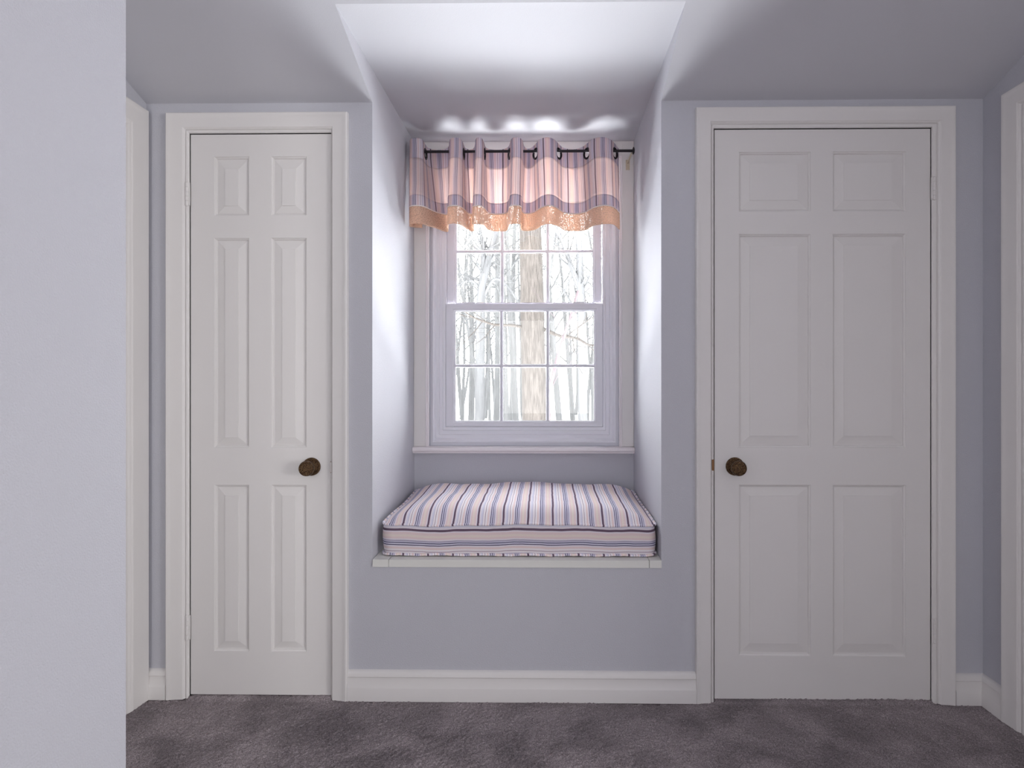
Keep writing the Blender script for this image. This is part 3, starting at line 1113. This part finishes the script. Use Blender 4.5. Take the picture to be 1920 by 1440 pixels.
def catmull(pts):
    out = []
    n = len(pts)
    for i in range(n - 1):
        p0, p1, p2, p3 = pts[max(i - 1, 0)], pts[i], pts[i + 1], pts[min(i + 2, n - 1)]
        for j in range(SUB):
            t = j / SUB
            q = 0.5 * ((2 * p1) + (p2 - p0) * t + (2 * p0 - 5 * p1 + 4 * p2 - p3) * t * t + (3 * p1 - p0 - 3 * p2 + p3) * t ** 3)
            out.append(q)
    out.append(pts[-1])
    return out


topc = catmull([Vector((X(u, d), d, 0)) for u, d in TOPP])
botc = catmull([Vector((X(u, d), d, 0)) for u, d in BOTP])
NC = len(topc)
arc = [0.0]
for i in range(1, NC):
    arc.append(arc[-1] + 0.5 * ((topc[i] - topc[i - 1]).length + (botc[i] - botc[i - 1]).length))
ZT, ZH, ZB0, ZP, ZF = 2.133, 2.050, 1.893, 1.846, 1.768


def vpt(i, z):
    f = min(1.0, max(0.0, (ZT - z) / (ZT - ZF)))
    f = max(0.0, (f - 0.12) / 0.88)
    p = topc[i].lerp(botc[i], f)
    return Vector((p.x, p.y, z))


# the eight rings sit where the cloth crosses the rod
cross = []
for i in range(1, NC):
    if (topc[i - 1].y - YRD) * (topc[i].y - YRD) < 0:
        cross.append(i)
want = [797, 869, 908, 956, 1005, 1047, 1101, 1152]
ring_i = [min(range(NC), key=lambda k: abs(topc[k].x - X(u, YRD)) + 1.5 * abs(topc[k].y - YRD)) for u in want]
RINGZ = RZ - 0.0105

val = empty('window_valance', (X(965, YRD), YRD, ZF))
tag(val, 'short striped sheer valance with peach gauze hem hanging from the dark rod', 'curtain')


def cloth(name, mat, z0, z1, nz, off=0.0, holes=False, thick=0.0006, wave=0.0):
    m = MB()
    uvs = []
    for k in range(nz + 1):
        z = z1 + (z0 - z1) * k / nz
        for i in range(NC):
            p = vpt(i, z)
            if off:
                a, b = vpt(max(i - 1, 0), z), vpt(min(i + 1, NC - 1), z)
                t = (b - a).normalized()
                p = p + Vector((-t.y, t.x, 0)) * off
            if wave and k:
                p.z += wave * sin(arc[i] * 55) * k / nz
            m.v.append(tuple(p))
            uvs.append((arc[i], z))
    for k in range(nz):
        for i in range(NC - 1):
            if holes:
                zc = z1 + (z0 - z1) * (k + .5) / nz
                ac = (arc[i] + arc[i + 1]) / 2
                if any((ac - arc[r]) ** 2 + (zc - RINGZ) ** 2 < 0.0185 ** 2 for r in ring_i):
                    continue
            m.f.append((k * NC + i, k * NC + i + 1, (k + 1) * NC + i + 1, (k + 1) * NC + i))
    o = m.build(name, mat, val, smooth=180, uvs=uvs, recalc=False)
    s = o.modifiers.new('thickness', 'SOLIDIFY')
    s.thickness = thick
    return o


cloth('header', VAL_HEAD, ZH, ZT, 30, holes=True)
cloth('sheer_panel', VAL_BODY, ZB0, ZH, 16)
cloth('hem_band', VAL_HEAD, ZP, ZB0, 6)
cloth('gauze_flounce', VAL_FLOUNCE, ZF, ZP, 8, wave=0.0015)
m = MB().tube([vpt(i, ZP) for i in range(0, NC, 2)], 0.0027, 6)
m.build('piping', CORD, val, smooth=180)
for r in ring_i:
    a, b = vpt(max(r - 2, 0), RZ), vpt(min(r + 2, NC - 1), RZ)
    t = (b - a).normalized()
    t = Vector((t.x * 1.7, t.y, 0)).normalized()
    c0 = vpt(r, RINGZ)
    up = Vector((0, 0, 1))
    R0, r0 = 0.0212, 0.0047
    pts = [c0 + (t * cos(q) + up * sin(q)) * R0 for q in [2 * pi * j / 36 for j in range(36)]]
    MB().tube(pts, r0, 10, closed=True).build('grommet', BLACKM, val, smooth=180)

# ------------------------------------------------------------------ outdoors: snow and leafless woods
GZ = -3.0
g = MB()
n = 60
for j in range(n + 1):
    for i in range(n + 1):
        x = -130 + 260 * i / n
        y = 9.5 + 190 * (j / n) ** 1.5
        g.v.append((x, y, GZ + 0.25 * noise.noise(Vector((x * .08, y * .08, 0))) * min(1, y / 12)))
for j in range(n):
    for i in range(n):
        a = j * (n + 1) + i
        g.f.append((a, a + 1, a + n + 2, a + n + 1))
struct(g.build('snow_ground', SNOW, smooth=180), 'white snow covered ground of the woods beyond the window', 'snow')


def grow(m, rnd, p, d, L, r, depth, k=6, spread=0.6):
    pts, rad = [p], [r]
    n = 5
    q, dd = Vector(p), Vector(d)
    for i in range(n):
        dd = (dd + Vector((rnd.gauss(0, .09), rnd.gauss(0, .09), rnd.gauss(0.02, .06)))).normalized()
        q = q + dd * L / n
        pts.append(q.copy())
        rad.append(r * (1 - 0.62 * (i + 1) / n))
    m.tube(pts, rad, k, cap=False)
    if depth:
        for i in range(rnd.choice((3, 4, 4, 5))):
            j = rnd.randint(1, n)
            ax = Vector((rnd.gauss(0, 1), rnd.gauss(0, 1), rnd.gauss(0.25, .5))).normalized()
            nd = (dd * (1 - spread) + ax * spread).normalized()
            grow(m, rnd, pts[j], nd, L * rnd.uniform(.45, .7), rad[j] * rnd.uniform(.4, .6), depth - 1, max(3, k - 1), spread)


def wood_tree(seed, H, r, lean=0.0, low=0.35, nb=14):
    rnd = random.Random(seed)
    m = MB()
    pts, rad = [], []
    q = Vector((0, 0, -0.2))
    d = Vector((lean, rnd.uniform(-.05, .05), 1)).normalized()
    n = 12
    for i in range(n + 1):
        pts.append(q.copy())
        rad.append(r * (1.15 if i == 0 else 1) * (1 - 0.8 * i / n))
        d = (d + Vector((rnd.gauss(0, .03), rnd.gauss(0, .03), 0.02))).normalized()
        q = q + d * H / n
    m.tube(pts, rad, 8, cap=False)
    for i in range(nb):
        f = low + (1 - low) * (i + rnd.random()) / nb * 0.98
        j = f * n
        a = pts[int(j)].lerp(pts[min(int(j) + 1, n)], j % 1)
        an = rnd.uniform(0, 2 * pi)
        nd = Vector((cos(an), sin(an), rnd.uniform(.5, 1.3))).normalized()
        grow(m, rnd, a, nd, H * rnd.uniform(.12, .26) * (1.15 - f * .5), rad[min(int(j), n)] * rnd.uniform(.28, .5), 2, 5, .5)
    return m


# the big trunk in the middle of the view
YT0 = 11.0
bt = empty('large_oak', (X(999, YT0), YT0, GZ))
tag(bt, 'thick rough barked tree trunk standing straight behind the middle panes', 'tree')
m = MB()
K = 48
lv = 70
for i in range(lv + 1):
    f = i / lv
    z = GZ - 0.1 + f * 13.0
    cx = X(1001 - 7 * (z - EYE) / 3.0 if z < EYE + 4 else 1001 - 9.4, YT0)
    r = 0.262 * (1.0 - 0.028 * (z - GZ)) * (1 + 0.5 * math.exp(-(z - GZ) * 2))
    for j in range(K):
        a = 2 * pi * j / K
        rr_ = r * (1 + 0.035 * noise.noise(Vector((cos(a) * 4, sin(a) * 4, z * .6))) + 0.03 * noise.noise(Vector((cos(a) * 11, sin(a) * 11, z * 1.3))))
        m.v.append((cx + cos(a) * rr_, YT0 + sin(a) * rr_, z))
for i in range(lv):
    for j in range(K):
        m.f.append((i * K + j, i * K + (j + 1) % K, (i + 1) * K + (j + 1) % K, (i + 1) * K + j))
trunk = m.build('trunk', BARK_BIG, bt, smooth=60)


def px_branch(path, Y, r0, r1, parent, mat=BARK_BIG, dy=0.0, name='branch', twig=0, seed=1):
    pts = [P(u, v, Y + dy * i) for i, (u, v) in enumerate(path)]
    pts = catmull(pts)
    n = len(pts)
    m = MB()
    rad = [r0 + (r1 - r0) * i / (n - 1) for i in range(n)]
    m.tube(pts, rad, 8, cap=True)
    rnd = random.Random(seed)
    for t in range(twig):
        j = rnd.randint(int(n * .3), n - 1)
        dd = (pts[min(j + 1, n - 1)] - pts[max(j - 1, 0)]).normalized()
        grow(m, rnd, pts[j], (dd + Vector((rnd.gauss(0, .6), rnd.gauss(0, .6), rnd.gauss(.2, .6)))).normalized(),
             rnd.uniform(.4, 1.1), rad[j] * .45, 1, 4)
    return m.build(name, mat, parent, smooth=60)


px_branch([(985, 615), (960, 610), (930, 609), (905, 602), (882, 592), (868, 580)], YT0, 0.032, 0.012, bt, dy=-.15, twig=4, seed=3)
px_branch([(1010, 612), (1030, 622), (1050, 630), (1068, 632), (1085, 636), (1100, 645), (1116, 648)], YT0, 0.040, 0.014, bt, dy=-.12, twig=5, seed=5)
px_branch([(985, 360), (950, 300), (900, 230), (850, 150)], YT0, 0.10, 0.04, bt, dy=-.3, twig=6, seed=7)
px_branch([(1010, 400), (1050, 320), (1090, 240), (1130, 150)], YT0, 0.09, 0.03, bt, dy=.3, twig=6, seed=8)

# leaning sapling right of the trunk
sp = empty('leaning_sapling', tuple(P(1012, 1200, 8.0)))
sp.location.z = GZ
tag(sp, 'thin reddish sapling leaning to the right behind the right lower panes', 'tree')
px_branch([(1016, 1270), (1024, 900), (1031, 745), (1037, 705), (1047, 665), (1058, 630), (1070, 592), (1084, 545)], 8.0, 0.034, 0.016, sp, BARK_RED,
          name='trunk', twig=0)
px_branch([(1031, 738), (1040, 715), (1047, 702), (1052, 690)], 8.0, 0.008, 0.003, sp, BARK_RED, twig=3, seed=4)
px_branch([(1056, 640), (1051, 618), (1044, 600), (1034, 588)], 8.0, 0.008, 0.003, sp, BARK_RED, twig=2, seed=6)
px_branch([(1066, 605), (1076, 590), (1088, 580), (1104, 570)], 8.0, 0.008, 0.003, sp, BARK_RED, twig=3, seed=9)

# forked trees seen through the upper sash
fk = empty('forked_tree', (X(905, 17), 17, GZ))
tag(fk, 'grey forked tree with arching limbs behind the upper left panes', 'tree')
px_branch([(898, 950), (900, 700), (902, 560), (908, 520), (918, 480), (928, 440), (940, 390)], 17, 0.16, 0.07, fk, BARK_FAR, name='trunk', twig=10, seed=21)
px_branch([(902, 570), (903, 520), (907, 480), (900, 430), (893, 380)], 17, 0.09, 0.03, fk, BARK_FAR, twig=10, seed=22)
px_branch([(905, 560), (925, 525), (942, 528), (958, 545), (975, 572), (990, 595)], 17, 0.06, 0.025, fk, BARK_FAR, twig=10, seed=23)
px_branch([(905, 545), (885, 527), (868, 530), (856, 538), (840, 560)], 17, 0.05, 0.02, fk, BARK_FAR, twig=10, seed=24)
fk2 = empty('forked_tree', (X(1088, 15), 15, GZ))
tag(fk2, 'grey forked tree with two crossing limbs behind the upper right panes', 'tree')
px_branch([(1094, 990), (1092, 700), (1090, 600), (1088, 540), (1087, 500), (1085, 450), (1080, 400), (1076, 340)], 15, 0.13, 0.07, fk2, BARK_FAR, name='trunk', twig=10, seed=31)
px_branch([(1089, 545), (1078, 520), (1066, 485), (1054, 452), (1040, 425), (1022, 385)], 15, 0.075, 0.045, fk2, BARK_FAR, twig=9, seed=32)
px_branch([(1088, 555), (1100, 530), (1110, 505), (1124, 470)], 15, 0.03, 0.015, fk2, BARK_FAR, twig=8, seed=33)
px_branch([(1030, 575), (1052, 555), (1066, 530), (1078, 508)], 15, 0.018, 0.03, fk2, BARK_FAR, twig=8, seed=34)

# the woods further off
protos = []
for s in range(8):
    rnd = random.Random(100 + s)
    H = rnd.uniform(13, 19)
    me = wood_tree(100 + s, H, rnd.uniform(.11, .22), rnd.uniform(-.12, .12), rnd.uniform(.2, .4), 16)
    protos.append(me)
pm = []
rnd = random.Random(77)
count = 0
first = {}
for i in range(70):
    y = rnd.uniform(19, 62) if i > 12 else rnd.uniform(15, 24)
    ang = rnd.uniform(-0.30, 0.20) if i % 4 else rnd.uniform(-.7, .6)
    x = ang * y
    if abs(ang + 0.022) < 0.022 and y < 30:
        x += 1.6
    s = rnd.randrange(8)
    if s not in first:
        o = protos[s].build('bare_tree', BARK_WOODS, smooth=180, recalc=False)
        first[s] = o
    else:
        o = first[s].copy()
        C.objects.link(o)
    o.location = (x, y, GZ)
    o.rotation_euler = (0, 0, rnd.uniform(0, 6.28))
    sc = rnd.uniform(.8, 1.2)
    o.scale = (sc, sc, sc)
    tag(o, 'bare pale tree among many in the snowy woods beyond the window', 'tree', 'bare trees of the snowy woods')
